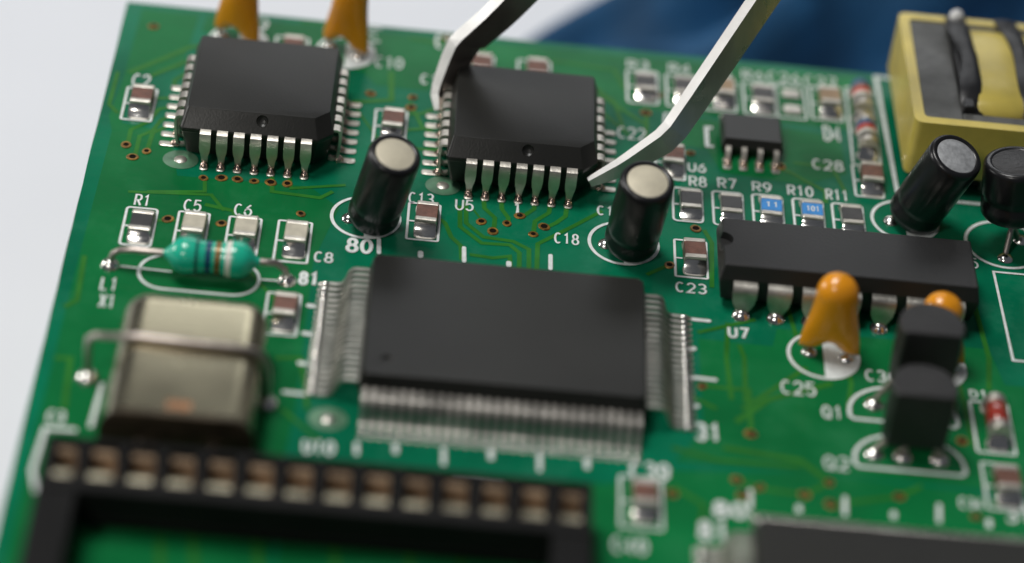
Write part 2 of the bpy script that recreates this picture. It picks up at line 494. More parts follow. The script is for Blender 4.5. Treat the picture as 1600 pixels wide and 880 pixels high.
LETTERING = [
    ('C2', -26.94, 10.32, 1.35, 1.67, 0.16), ('R1', -24.72, -5.24, 1.12, 1.31, 0.16), ('C5', -21.06, -5.3, 1.28, 1.33, 0.16), ('C6', -17.31, -5.27, 1.3, 1.33, 0.16),
    ('C8', -10.97, -10.04, 1.36, 1.13, 0.16), ('80', -8.74, -8.45, 1.88, 1.54, 0.3), ('81', -11.86, -12.86, 1.37, 1.34, 0.3), ('L1', -25.79, -15.66, 1.14, 1.37, 0.16),
    ('X1', -25.65, -17.63, 1.08, 1.4, 0.16), ('C13', -4.48, -1.67, 1.88, 1.27, 0.16), ('U5', -0.92, -2.01, 1.36, 1.28, 0.16), ('1', 3.54, -1.87, 0.55, 1.32, 0.26),
    ('C18', 6.64, -5.03, 1.82, 1.23, 0.16), ('C19', 9.86, -0.95, 1.91, 1.11, 0.16), ('U6', 16.98, 5.93, 1.39, 1.08, 0.16), ('R8', 17.03, 3.97, 1.34, 1.23, 0.16),
    ('R7', 19.28, 4.08, 1.4, 1.23, 0.16), ('R9', 21.98, 4.09, 1.46, 1.16, 0.16), ('R10', 24.73, 4.02, 1.98, 1.23, 0.16), ('R11', 27.73, 3.91, 1.74, 1.28, 0.16),
    ('C28', 26.92, 7.9, 2.42, 1.25, 0.16), ('C22', 11.49, 9.58, 2.2, 1.5, 0.16), ('C23', 15.68, -9.6, 2.27, 1.1, 0.16), ('U7', 19.39, -14.41, 1.45, 1.1, 0.22),
    ('C25', 22.96, -20.26, 2.46, 1.4, 0.16), ('C30', 29.17, -17.95, 2.27, 1.18, 0.16), ('Q1', 25.74, -22.53, 1.44, 1.25, 0.16), ('Q2', 25.52, -27.98, 1.73, 1.29, 0.16),
    ('D1', 36.61, -18.81, 1.24, 0.81, 0.16), ('31', 16.69, -26.11, 1.7, 1.65, 0.3), ('C39', 12.12, -30.79, 2.64, 1.66, 0.26), ('C40', 10.86, -38.16, 2.26, 1.34, 0.2),
    ('C34', 34.64, -30.75, 1.56, 0.98, 0.16), ('80', 17.68, -33.77, 2.21, 1.31, 0.34), ('81', 16.62, -36.17, 1.94, 1.62, 0.34), ('C12', -4.36, 14.59, 2.16, 1.27, 0.16),
    ('R3', 12.34, 19.84, 1.75, 1.05, 0.16), ('R4', 15.76, 19.87, 1.77, 1.05, 0.16), ('R5', 19.08, 19.78, 1.74, 1.14, 0.16), ('R6', 21.83, 19.78, 1.75, 1.23, 0.16),
    ('C26', 23.94, 19.77, 2.62, 1.37, 0.16), ('C27', 27.0, 19.64, 2.59, 1.45, 0.16), ('C10', -8.12, 16.36, 2.19, 1.48, 0.16), ('C9', -19.61, 19.95, 2.44, 1.76, 0.2),
    ('CE', -12.58, 20.05, 4.84, 2.05, 0.26), ('C3', -27.33, -30.44, 1.11, 1.15, 0.2), ('U10', -10.07, -31.14, 2.1, 1.2, 0.22), ('D4', 28.1, 11.99, 1.37, 2.02, 0.2),
    ('C11', -3.43, 20.04, 2.02, 1.97, 0.22), ('5', 38.31, -3.24, 0.76, 1.16, 0.16), ('31', 37.7, -31.7, 1.86, 1.53, 0.24),
]
TICKS = [
    (-3.22, -8.46, -3.26, -7.6), (-0.0, -8.51, -0.08, -6.55), (3.31, -8.54, 3.29, -7.84), (6.39, -8.46, 6.37, -6.5), (-6.29, -8.46, -6.41, -6.51),
    (-11.11, -15.3, -10.37, -15.34), (-11.21, -18.48, -10.3, -18.56), (-11.2, -21.84, -10.48, -21.88), (-11.99, -25.1, -9.95, -25.15), (-6.51, -29.66, -6.43, -30.97),
    (-3.88, -29.43, -3.82, -30.48), (-0.62, -29.38, -0.54, -31.21), (2.6, -29.2, 2.63, -30.25), (5.92, -29.14, 5.95, -30.97), (9.15, -29.22, 9.16, -30.28),
    (16.45, -12.75, 18.19, -12.79), (16.37, -16.18, 17.01, -16.15), (16.37, -19.42, 18.43, -19.49), (16.38, -22.52, 17.06, -22.57), (20.18, -32.8, 20.27, -30.79),
    (23.48, -32.75, 23.52, -31.97), (26.61, -32.65, 26.75, -30.64), (29.93, -32.53, 29.99, -31.75), (33.02, -32.51, 33.21, -30.55), (36.42, -32.57, 36.52, -31.66),
]

# ------------------------------------------------------------------ the setting: table and blue cloth
tb = MB()
tb.box(-900, 900, -900, 900, -46.0, -26.0)
t = tb.build('table_top', 'table_white')
t['kind'] = 'structure'

# ------------------------------------------------------------------ the circuit board
board = thing('circuit_board', 'green printed circuit board with white lettering, carrying all the components', 'circuit board', (0, 0, 0))
X0, X1, Y0, Y1 = -28.83, 74.0, -80.0, 22.55
sb = MB()
edge = []
for (ax, ay, bx_, by_) in ((X0, Y0, X1, Y0), (X1, Y0, X1, Y1), (X1, Y1, X0, Y1), (X0, Y1, X0, Y0)):
    for i in range(40):
        t_ = i / 40
        edge.append((ax + (bx_ - ax) * t_ + rnd.uniform(-.035, .035), ay + (by_ - ay) * t_ + rnd.uniform(-.035, .035)))
sb.loft([[(x, y, -1.6) for x, y in edge], [(x, y, -0.06) for x, y in edge]], 1, cap1=False)
cxm, cym = (X0 + X1) / 2, (Y0 + Y1) / 2
sb.loft([[(x, y, -0.06) for x, y in edge], [(x + .04 * (1 if x < cxm else -1), y + .04 * (1 if y < cym else -1), 0) for x, y in edge]], 0, cap0=False)
sb.build('board_panel', ['mask_bare', 'board_edge'], board)

for x, y in ((X0 + 5, Y1 - 5), (X1 - 5, Y1 - 5), (X0 + 5, Y0 + 5), (X1 - 5, Y0 + 5)):
    q = MB()
    q.lathe([(2.9, -25.98), (3.0, -25.8), (3.0, -1.8), (2.9, -1.62)], 6, mat=Matrix.Translation((x, y, 0)))
    q.build('standoff', 'band_gold', board)
# copper areas under the green lacquer
POURS = [
    [(-27.5, 21.6), (-27.7, 11), (-28.1, 6), (-27.6, 4), (-27.8, -12), (-28.0, -60), (-11.2, -60), (-11.2, -31.5), (-10.9, -27), (-11.0, -9.9), (-9.6, -3.2), (-12.0, -.8), (-22.0, -1.0), (-23.2, 4.6), (-27.0, 5.2), (-27.0, 12), (-23.4, 13.4), (-22.8, 21.6)],
    [(-22.2, 21.6), (-22.4, 19.2), (-9, 15.4), (-7.9, 13.8), (-3.6, 13.6), (-3.4, 16), (10.6, 16.0), (11.6, 14.0), (30, 13.9), (32.6, 21.6)],
    [(-10.9, -60), (-10.9, -31.6), (10.5, -31.6), (14.9, -29.6), (24, -28.6), (35.8, -29), (39.5, -31.2), (60, -31), (60, -60)],
    [(17.2, -14.9), (22.6, -15.0), (23, -12.9), (38.6, -13.0), (39.3, -17), (60, -17), (60, -30.6), (35.6, -28.6), (15.2, -28.6), (17.3, -25.0)],
    [(15.2, 9.6), (18.6, 9.2), (19.6, 6.2), (26, 5.6), (29.6, 7.6), (29.4, 12.6), (25.6, 13.2), (18.6, 13.4), (15.4, 12.6)],
]
for pl in POURS:
    MB().add([(x, y, 0.015) for x, y in pl], [tuple(range(len(pl)))]).build('copper_area', 'mask_copper', board)
for i, (wd, pts) in enumerate(TRACES):
    q = MB()
    z1 = 0.030 + 0.0003 * i
    vs, fs = ribbon(pts, wd, z1)
    q.add(vs, fs)
    q.build('trace', 'mask_trace', board)


def via_mesh(r, hole):
    q = MB()
    n = 16
    out = [(r * math.cos(2 * math.pi * i / n) * 1.15, r * math.sin(2 * math.pi * i / n), 0.0) for i in range(n)]
    mid = [(x * .9, y * .9, .05) for x, y, _ in out]
    inn = [(hole * math.cos(2 * math.pi * i / n), hole * math.sin(2 * math.pi * i / n), .05) for i in range(n)]
    q.loft([out, mid, inn], 0, False, False)
    q.loft([inn, [(x * .96, y * .96, .008) for x, y, _ in inn]], 1, False, True)
    return q.mesh('via', ['copper_ring', 'hole_dark'], 40)


vm = [via_mesh(.40, .23), via_mesh(.35, .19), via_mesh(.43, .27)]
for i, (x, y) in enumerate(VIAS):
    obj('via', vm[i % 3], board, (x, y, 0.046), rnd.uniform(0, 3))

for s_, x, y, wd, h, th in LETTERING:
    lettering(s_, x, y, wd, h, th, 0.062).build('lettering', 'silkscreen', board)
for x0, y0, x1, y1 in TICKS:
    ln = math.hypot(x1 - x0, y1 - y0)
    hw, a0 = (0.16 if ln > 1.3 else 0.2), math.degrees(math.atan2(y1 - y0, x1 - x0))
    cap = circle(x1 - hw * math.cos(R(a0)), y1 - hw * math.sin(R(a0)), hw, n=8, a0=a0 - 90, a1=a0 + 90) + circle(x0 + hw * math.cos(R(a0)), y0 + hw * math.sin(R(a0)), hw, n=8, a0=a0 + 90, a1=a0 + 270)
    MB().add([(x, y, .062) for x, y in cap], [tuple(range(len(cap)))]).build('pin_tick', 'silkscreen', board)


def outline(pts, wd=0.2, closed=True, z=0.062, name='outline_marking'):
    vs, fs = ribbon(pts, wd, z, closed)
    return MB().add(vs, fs).build(name, 'silkscreen', board)


PADM = {}


def pad(x, y, wx, wy, name='solder_pad', mat='tin'):
    k = (round(wx, 2), round(wy, 2), mat)
    if k not in PADM:
        q = MB()
        a = rrect(-wx / 2, wx / 2, -wy / 2, wy / 2, min(wx, wy) * .3, 3)
        q.loft([[(u, v, 0) for u, v in a], [(u, v, .05) for u, v in a], [(u * .8, v * .85, .085) for u, v in a]], 0, False, True)
        PADM[k] = q.mesh(name, mat, 50)
    return obj(name, PADM[k], board, (x, y, 0.05))


def blob(r, h, name='solder_joint'):
    k = ('b', r, h)
    if k not in PADM:
        q = MB()
        q.lathe([(r, 0), (r * .93, h * .25), (r * .7, h * .6), (r * .42, h * .88), (0.02, h)], 18)
        PADM[k] = q.mesh(name, 'solder', 60)
    return PADM[k]


def joint(x, y, r=.62, h=.5):
    return obj('solder_joint', blob(r, h), board, (x, y, 0.04))


def leftover_marks():
    # round outlines for the radial parts, half of each inked solid
    for cx, cy, r, half in ((-7.55, -4.1, 2.55, 1), (11.85, -4.3, 2.6, 1), (26.25, -15.6, 2.55, 1), (34.0, -15.7, 2.55, 1), (-10.6, 18.1, 2.3, 1), (-19.3, 18.1, 2.3, 1), (33.7, 2.0, 2.55, 1), (41.2, .1, 2.95, 0)):
        outline(circle(cx, cy, r), .26)
        if half:
            a = [(x, y) for x, y in circle(cx, cy, r - .1, n=24, a0=-90, a1=82)] + [(cx, cy + r * .9)]
            MB().add([(x, y, .055) for x, y in a], [tuple(range(len(a)))]).build('polarity_marking', 'silkscreen', board)
    # capsule under the inductor, with its centre line
    outline(rrect(-23.35, -14.7, -14.95, -11.0, 1.9, 8), .22)
    outline([(-24.7, -12.75), (-21.0, -12.85)], .16, False)
    outline([(-14.6, -12.8), (-13.4, -12.75)], .16, False)
    # transistor outlines
    for cx, yf, hw, dp in ((31.55, -22.35, 3.85, 3.9), (31.55, -27.45, 3.85, 3.8)):
        pts = [(cx - hw, yf + .3)] + [(cx + hw * math.cos(R(a)), yf + .9 + (dp - .9) * math.sin(R(a))) for a in range(180, -1, -12)] + [(cx + hw, yf + .3), (cx + hw - .3, yf), (cx - hw + .3, yf)]
        outline(pts, .26)
    # transformer outline, diode box, big box beyond the DIP chip, socket corner
    outline([(46, 22.0), (33.0, 22.0), (33.45, 5.2), (46, 5.2)], .34, False)
    outline([(30.2, 9.2), (30.35, 19.9), (32.45, 19.9), (32.4, 9.2)], .2, False)
    outline([(60, -3.5), (40.0, -3.5), (40.25, -14.1), (60, -14.1)], .2, False)
    outline([(-25.2, -31.0), (-27.3, -31.1), (-27.5, -35.4), (-26.9, -37.5)], .34, False)
    outline([(-24.35, -30.6), (-24.2, -25.9)], .3, False)
    outline([(0.2, -31.9), (3.6, -31.9)], .3, False)
    outline([(16.2, 13.6), (15.3, 13.6), (15.1, 9.6)], .2, False)
    outline([(19.1, 12.2), (18.6, 12.2), (18.6, 9.6), (19.1, 9.6)], .34, False)
    for x, y in ((-21.99, 1.08), (-1.97, .89), (-8.63, -27.48)):
        a = circle(x, y, 1.35, 1.2, 24)
        MB().add([(u, v, .035) for u, v in a], [tuple(range(24))]).build('fiducial_clearing', 'flux', board)
        q = MB()
        q.lathe([(.5, 0), (.47, .04), (.02, .06)], 18)
        q.build('fiducial_dot', 'tin', board, 60, loc=(x, y, .045))


leftover_marks()

# ------------------------------------------------------------------ chip capacitors and resistors in their printed boxes
CH = {}


def chip_meshes(kind):
    if kind in CH:
        return CH[kind]
    mid = {'brown': 'ceramic_brown', 'pale': 'ceramic_pale', 'tan': 'ceramic_tan', 'black': 'resistor_black', 'blue': 'resistor_blue'}[kind]
    w_, l_, h_ = 1.62, 2.35, (.68 if kind in ('black', 'blue') else 1.05)
    b = MB().box(-w_ / 2, w_ / 2, -l_ / 2 + .42, l_ / 2 - .42, .1, h_)
    body = b.mesh('body', mid, 40, .05)
    if kind in ('black', 'blue'):      # white alumina tile under the film
        b = MB().box(-w_ / 2, w_ / 2, -l_ / 2 + .42, l_ / 2 - .42, .1, h_ - .16, 1)
        b.box(-w_ / 2 + .03, w_ / 2 - .03, -l_ / 2 + .44, l_ / 2 - .44, h_ - .16, h_, 0)
        body = b.mesh('body', [mid, 'alumina'], 40, .03)
    e = MB().box(-w_ / 2 - .015, w_ / 2 + .015, -.23, .23, .08, h_ + .03)
    cap = e.mesh('end_cap', 'tin', 40, .09)
    f = MB()
    rings = []
    for t_, (o, z, ww) in enumerate(((0, h_ * .75, .98), (-.12, h_ * .48, 1.02), (-.32, h_ * .22, 1.04), (-.62, .09, 1.0), (-.74, 0.0, .9))):
        hw = w_ / 2 * ww
        rings.append([(-hw, o, z), (-hw * .8, o - .05, z + .03), (0, o - .09, z + .05), (hw * .8, o - .05, z + .03), (hw, o, z)])
    f.loft(rings, 0, False, False, closed=False)
    fil = f.mesh('solder_fillet', 'solder', 70)
    CH[kind] = (body, cap, fil, l_)
    return CH[kind]


def chip(kind, x0, x1, y0, y1, label, name, cat, group=None, rnd_r=.12, dx=.2, bar=True, mark=None):
    outline(rrect(x0, x1, y0, y1, rnd_r, 3), .19)
    cx, cy = (x0 + x1) / 2 + dx, (y0 + y1) / 2 + rnd.uniform(-.06, .06)
    if bar:
        outline([(x0 + .1, (y0 + y1) / 2), (cx - .84, (y0 + y1) / 2)], .17, False)
    for s in (-1, 1):
        pad(cx, cy + s * 1.5, 1.7, 1.2)
    body, cap, fil, l_ = chip_meshes(kind)
    t = thing(name, label, cat, (cx, cy, .09), R(rnd.uniform(-2.2, 2.2)), group)
    obj('body', body, t)
    for s in (-1, 1):
        c = obj('end_cap', cap, t, (0, s * (l_ / 2 - .2), 0))
        obj('solder_fillet', fil, c, (0, s * .2, 0), 0 if s < 0 else math.pi)
    if mark:
        m = MB()
        lettering(mark, -.5, -.3, 1.0, .6, .1, .694, m)
        m.build('printed_code', 'silkscreen', t)
    return t


CC, RC = 'chip capacitor', 'chip resistor'
chip('brown', -27.15, -24.85, 5.7, 10.1, 'brown chip capacitor in the white box lettered C2', 'chip_capacitor', CC)
chip('black', -25.15, -22.9, -10.15, -5.55, 'dark grey chip resistor in the white box lettered R1', 'chip_resistor', RC, rnd_r=.25)
chip('pale', -21.3, -19.05, -10.25, -5.5, 'pale beige chip capacitor in the white box lettered C5', 'chip_capacitor', CC)
chip('pale', -17.55, -15.2, -10.1, -5.55, 'pale beige chip capacitor in the white box lettered C6', 'chip_capacitor', CC)
chip('pale', -13.9, -11.45, -10.4, -5.45, 'pale beige chip capacitor in the white box lettered C8', 'chip_capacitor', CC)
chip('brown', -13.9, -11.55, -18.9, -14.2, 'brown chip capacitor between the metal crystal can and the pin number 81', 'chip_capacitor', CC)
chip('brown', -4.4, -2.05, -6.25, -1.7, 'brown chip capacitor in the white box lettered C13', 'chip_capacitor', CC)
chip('brown', -7.65, -5.2, 5.8, 10.3, 'brown chip capacitor half hidden behind the leaning black capacitor, between the two square chips', 'chip_capacitor', CC)
chip('black', 15.7, 17.95, -.75, 3.55, 'dark brown chip resistor in the white box lettered R8', 'chip_resistor', RC, rnd_r=.3)
chip('black', 18.8, 21.1, -.8, 3.55, 'black chip resistor in the white box lettered R7', 'chip_resistor', RC, rnd_r=.3)
chip('blue', 21.9, 24.2, -.8, 3.65, 'bright blue chip resistor in the white box lettered R9', 'chip_resistor', RC, rnd_r=.3, mark='11')
chip('blue', 25.05, 27.35, -.8, 3.6, 'bright blue chip resistor in the white box lettered R10', 'chip_resistor', RC, rnd_r=.3, mark='101')
chip('black', 28.1, 30.45, -.8, 3.45, 'black chip resistor in the white box lettered R11', 'chip_resistor', RC, rnd_r=.3)
chip('brown', 30.1, 32.3, 4.75, 8.95, 'brown chip capacitor beside the lettering C28, in the box below the two banded diodes', 'chip_capacitor', CC)
chip('brown', 15.7, 18.1, -7.75, -3.2, 'brown chip capacitor in the white box lettered C23', 'chip_capacitor', CC)
chip('black', 12.3, 14.8, 14.75, 19.45, 'dark chip resistor in the back row box lettered R3, beside the square chip', 'chip_resistor', RC, rnd_r=.3)
chip('black', 15.5, 18.0, 14.75, 19.4, 'dark chip resistor in the back row box lettered R4, behind the tweezer arm', 'chip_resistor', RC, rnd_r=.3)
chip('tan', 18.6, 21.15, 14.75, 19.4, 'tan chip part in the back row box just behind the small eight-pin chip', 'chip_resistor', RC, rnd_r=.3)
chip('black', 21.8, 24.4, 14.7, 19.3, 'dark chip resistor in the back row box lettered R6, beside the empty pads', 'chip_resistor', RC, rnd_r=.3)
chip('tan', 27.35, 29.8, 14.9, 19.5, 'tan chip capacitor in the back row box lettered C27, beside the banded diodes', 'chip_capacitor', CC)
chip('brown', 14.4, 16.7, 4.6, 9.0, 'brown chip capacitor under the tweezer arm, beside the lettering U6', 'chip_capacitor', CC)
chip('brown', 36.6, 39.1, -30.6, -25.85, 'brown chip capacitor in the box lettered C34, next to the red glass diode', 'chip_capacitor', CC)
chip('brown', 11.4, 14.2, -35.7, -30.65, 'reddish brown chip capacitor in the box lettered C39 beside the black socket', 'chip_capacitor', CC)
chip('brown', -1.0, 1.4, 14.9, 19.4, 'brown chip capacitor behind the square chip U5, near the tweezer bend', 'chip_capacitor', CC)
chip('brown', 3.4, 6.0, 14.9, 19.4, 'brown chip capacitor behind the middle of the square chip U5', 'chip_capacitor', CC)
chip('brown', -16.3, -13.7, 14.7, 19.4, 'chip capacitor behind the square chip, between the two orange drop capacitors', 'chip_capacitor', CC)
# the box C26 is empty: two bare pads
outline(rrect(24.5, 26.85, 14.7, 19.45, .25, 3), .19)
for y in (15.9, 18.2):
    pad(25.75, y, 1.5, 1.3)

# ------------------------------------------------------------------ round banded diodes


def melf(x, y, ln, r, bands, label, name='diode'):
    t = thing(name, label, 'diode', (x, y, .09), 0)
    M0 = Matrix.Translation((0, 0, r + .05)) @ Matrix.Rotation(R(-90), 4, 'X')
    a = -ln / 2
    first = True
    for mat, frac, part in bands:
        b = a + ln * frac
        rr = r * (1.04 if part == 'end_cap' else 1.0)
        q = MB()
        q.lathe([(rr * .93, a), (rr, a + .07), (rr, b - .07), (rr * .93, b)], 20, mat=M0)
        q.build(part, mat, t, 40)
        a = b
    for s in (-1, 1):
        pad(x, y + s * (ln / 2 + .1), 1.6, 1.3)
        q = MB()
        rings = []
        for o, z, hw in ((0, r * 1.1, .55), (.15, r * .6, .68), (.42, .2, .75), (.62, 0, .72)):
            rings.append([(-hw, o, z), (0, o + .08, z + .04), (hw, o, z)])
        q.loft(rings, 0, False, False, closed=False)
        f = q.build('solder_fillet', 'solder', t, 70, loc=(0, s * ln / 2, 0))
        f.rotation_euler[2] = 0 if s > 0 else math.pi
    return t


melf(31.35, 17.3, 3.5, .82, (('tin', .16, 'end_cap'), ('glass_grey', .20, 'glass_body'), ('band_white', .12, 'colour_band'), ('band_red', .20, 'colour_band'), ('glass_grey', .14, 'glass_body'), ('glass_blue', .18, 'end_band')),
     'round glass diode with a red band at the back end of the diode pair box')
melf(31.35, 12.0, 3.5, .82, (('tin', .16, 'end_cap'), ('glass_grey', .20, 'glass_body'), ('band_white', .12, 'colour_band'), ('band_red', .20, 'colour_band'), ('glass_blue', .18, 'colour_band'), ('tin', .14, 'end_cap')),
     'round glass diode with a red and a blue band, next to the box C28')
outline(rrect(36.5, 39.2, -24.7, -19.2, .15, 3), .2)
melf(38.0, -21.9, 3.7, .82, (('tin', .22, 'end_cap'), ('glass_red', .56, 'glass_body'), ('tin', .22, 'end_cap')), 'red glass diode in the white box lettered D1')

# ------------------------------------------------------------------ square J-lead chips
PL = {}


def plcc_body():
    def ring(z, ix, iyf, iyb, ch):
        h = 5.75
        x0, x1, y0, y1 = -h + ix, h - ix, -h + iyf, h - iyb
        c = .18
        return [(x0 + c, y0, z), (x1 - ch, y0, z), (x1, y0 + ch, z), (x1, y1 - c, z), (x1 - c, y1, z), (x0 + c, y1, z), (x0, y1 - c, z), (x0, y0 + c, z)]
    q = MB()
    q.loft([ring(.55, .45, .45, .45, 1.0), ring(2.65, .06, .06, .06, 1.1), ring(2.72, .0, .0, .0, 1.1), ring(3.05, .0, .0, .0, 1.1), ring(3.12, .06, .06, .06, 1.1), ring(4.35, .42, 1.02, .55, 1.05)])
    me = q.mesh('body', 'chip_black', 30, .07, 2)
    cut = MB().lathe([(.0, -.22), (.2, -.19), (.38, -.1), (.5, .04), (.56, .2), (.56, .9)], 24, mat=Matrix.Translation((.35, -5.12, 3.86)) @ Matrix.Rotation(R(48), 4, 'X')).mesh('cut', 'chip_black')
    return carve(me, cut)


def plcc_pin():
    path = [(-.55, 2.88), (-.08, 2.88), (.10, 2.80), (.17, 2.62), (.19, 2.2), (.18, 1.75), (.16, 1.35), (.14, 1.0), (.12, .62), (.06, .3), (-.08, .12), (-.35, .07), (-.6, .2)]
    wd = [.8, .8, .82, .83, .84, .84, .76, .58, .44, .42, .42, .42, .42]
    q = MB().strap([(-o, z) for o, z in path], wd, .2)
    return q.mesh('pin', 'tin', 40)


def plcc_solder():
    q = MB()
    q.lathe([(.34, 0), (.33, .08), (.27, .2), (.17, .34), (.02, .44)], 14, mat=Matrix.Translation((0, -.16, 0)) @ Matrix.Diagonal((.95, 1.35, 1, 1)))
    return q.mesh('solder_fillet', 'solder_foot', 60)


PL['body'], PL['pin'], PL['sol'] = plcc_body(), plcc_pin(), plcc_solder()


def plcc(x, y, label):
    t = thing('square_chip', label, 'microchip', (x, y, 0.0))
    obj('body', PL['body'], t)
    for side in range(4):
        a = side * math.pi / 2
        for i in range(7):
            u = (i - 3) * 1.27
            px, py = u, -6.08
            c, s = math.cos(a), math.sin(a)
            p = obj('pin', PL['pin'], t, (px * c - py * s, px * s + py * c, .1), a)
            obj('solder_fillet', PL['sol'], p)
            dx, dy = u, -6.75
            if side % 2 == 0:
                dy = -6.35
                pad(x + dx * c - dy * s, y + dx * s + dy * c, .62, .9)
            else:
                pad(x + dx * c - dy * s, y + dx * s + dy * c, 1.5, .62)
    return t


plcc(3.81, 6.22, 'square black chip U5 held between the arms of the steel tweezers')
plcc(3.81 - 20.15, 6.22 + .53, 'square black chip in front of the two orange drop capacitors, outside the tweezers')

# ------------------------------------------------------------------ flat chips with a hundred fine pins
QB = MB()


def qring(z, i, c=.35):
    hx, hy = 10.0 - i, 7.0 - i
    return [(-hx + c, -hy, z), (hx - c, -hy, z), (hx, -hy + c, z), (hx, hy - c, z), (hx - c, hy, z), (-hx + c, hy, z), (-hx, hy - c, z), (-hx, -hy + c, z)]


QB.loft([qring(.25, .35), qring(1.55, .05), qring(1.6, 0), qring(1.75, 0), qring(1.8, .05), qring(2.9, .3)])
qbody = carve(QB.mesh('body', 'chip_black', 30, .06, 2), MB().lathe([(0, -.25), (.35, -.2), (.5, 0), (.5, .6)], 20, mat=Matrix.Translation((-8.1, -5.1, 2.92))).mesh('cut', 'chip_black'))


def qpin(ext):
    path = [(-.25, 1.66), (.85, 1.66), (1.15, 1.58), (1.35, 1.36), (1.6, .62), (1.75, .3), (2.0, .12), (2.4, .09), (ext - .15, .09)]
    return MB().strap([(-o, z) for o, z in path], [.34] * 9, .17).mesh('pin', 'lead_grey', 40)


qp = {3.1: qpin(3.1), 3.4: qpin(3.4)}
qs = MB()
qs.lathe([(.24, 0), (.22, .08), (.15, .2), (.02, .27)], 10, mat=Matrix.Translation((0, -2.75, 0)) @ Matrix.Diagonal((.95, 2.0, 1, 1)))
qsol = qs.mesh('solder_fillet', 'solder', 60)


def qfp(x, y, label):
    t = thing('flat_chip', label, 'microchip', (x, y, .0))
    obj('body', qbody, t)
    for a, n, half, ext in ((0, 30, 7.0, 3.1), (math.pi / 2, 20, 10.0, 3.4), (math.pi, 30, 7.0, 3.1), (-math.pi / 2, 20, 10.0, 3.4)):
        c, s = math.cos(a), math.sin(a)
        for i in range(n):
            u, v = (i - (n - 1) / 2) * .65, -half
            p = obj('pin', qp[ext], t, (u * c - v * s, u * s + v * c, .08), a)
            obj('solder_fillet', qsol, p, (0, 3.1 - ext, 0))
            v2 = -half - ext + .55
            wx, wy = (.36, 1.5) if abs(s) < .5 else (1.5, .36)
            pad(x + u * c - v2 * s, y + u * s + v2 * c, wx, wy, mat='lead_grey')
    return t


qfp(3.15, -18.93, 'large black flat chip with fine pins between the metal crystal can and U7')
qfp(3.15 + 26.65, -18.93 - 24.6, 'black flat chip with fine pins in front of the transistors and the lettering Q2')

# ------------------------------------------------------------------ dual in-line chip U7
DIP = thing('dual_row_chip', 'long black chip U7 with wide bent pins, behind the orange capacitor C25', 'microchip', (28.05, -7.8, 0))


def dring(z, ix, iy):
    hx, hy = 9.55 - ix, 3.2 - iy
    return [(-hx, -hy, z), (hx, -hy, z), (hx, hy, z), (-hx, hy, z)]


dq = MB().loft([dring(.6, .35, .35), dring(2.3, .02, .02), dring(2.6, .02, .02), dring(3.75, .25, .35)])
dm = carve(dq.mesh('body', 'chip_dip', 30, .1, 2), MB().lathe([(.85, -.6), (.85, 2)], 28, mat=Matrix.Translation((-9.4, .25, 3.75))).mesh('cut', 'chip_dip'))
obj('body', dm, DIP)
path = [(-.6, 2.45), (.25, 2.45), (.52, 2.38), (.66, 2.18), (.72, 1.8), (.74, 1.2), (.76, .85), (.78, .4), (.8, -.8)]
dpin = MB().strap([(-o, z) for o, z in path], [1.75, 1.75, 1.78, 1.78, 1.76, 1.6, 1.25, .75, .5], .26).mesh('pin', 'tin_dull', 40)
for s in (-1, 1):
    for i in range(7):
        a = 0 if s < 0 else math.pi
        p = obj('pin', dpin, DIP, ((i - 3) * 2.54, s * 3.2, 0), a)
        obj('solder_joint', blob(.72, .62), p, (0, -.78, .03))

# ------------------------------------------------------------------ small eight-pin chip U6
SO = thing('small_chip', 'small black eight-pin chip U6 in front of the back row resistors', 'microchip', (22.0, 10.4, 0))


def sring(z, i):
    hx, hy = 2.45 - i, 1.95 - i
    return [(-hx, -hy, z), (hx, -hy, z), (hx, hy, z), (-hx, hy, z)]


MB().loft([sring(.2, .2), sring(.85, 0), sring(.98, 0), sring(1.65, .22)]).build('body', 'chip_black', SO, 30, .06)
spin = MB().strap([(-o, z) for o, z in ((-.2, .92), (.35, .92), (.5, .8), (.62, .3), (.75, .13), (1.15, .1))], [.42] * 6, .18).mesh('pin', 'tin', 40)
for s in (-1, 1):
    for i in range(4):
        a = 0 if s < 0 else math.pi
        p = obj('pin', spin, SO, ((i - 1.5) * 1.27, s * 1.95, .06), a)
        obj('solder_fillet', PL['sol'], p, (0, -.9, 0))
        pad(22.0 + (i - 1.5) * 1.27, 10.4 + s * 3.0, .66, 1.5)

# ------------------------------------------------------------------ electrolytic capacitors


def electrolytic(base, top, r, label, topmat='can_top', leads=None, vent=False):
    b, t3 = Vector(base), Vector(top)
    ax = (t3 - b)
    L = ax.length
    t = thing('electrolytic_capacitor', label, 'capacitor', base)
    rot = ax.to_track_quat('Z', 'Y').to_matrix().to_4x4()
    q = MB()
    # sleeve with a crimped waist near the foot and a rolled lip round the can top
    prof = [(r * .80, 0), (r * .93, .1), (r * .99, .35), (r, .7), (r, 1.1), (r * .93, 1.45), (r * .925, 1.6), (r * .99, 1.95), (r, 2.3), (r, L - .5), (r * .985, L - .22), (r * .93, L - .06), (r * .88, L), (r * .79, L - .01), (r * .745, L - .08)]
    q.lathe(prof, 40, mat=rot, cap1=False)
    q.build('sleeve', 'sleeve_black', t, 40)
    q = MB()
    q.lathe([(r * .76, L - .16), (r * .76, L - .1), (r * .72, L - .07), (.02, L - .06)], 32, mat=rot)
    q.build('can_top', topmat, t, 40)
    for lx, ly in leads or ():
        p0 = rot @ Vector(((-.55 if lx < base[0] else .55), 0, .2))
        p3 = Vector((lx - base[0], ly - base[1], -base[2] - .5))
        MB().tube([p0, p0 * .5 + p3 * .5 + Vector((0, 0, .1)), p3], .24, 8).build('lead', 'wire', t, 60)
    return t


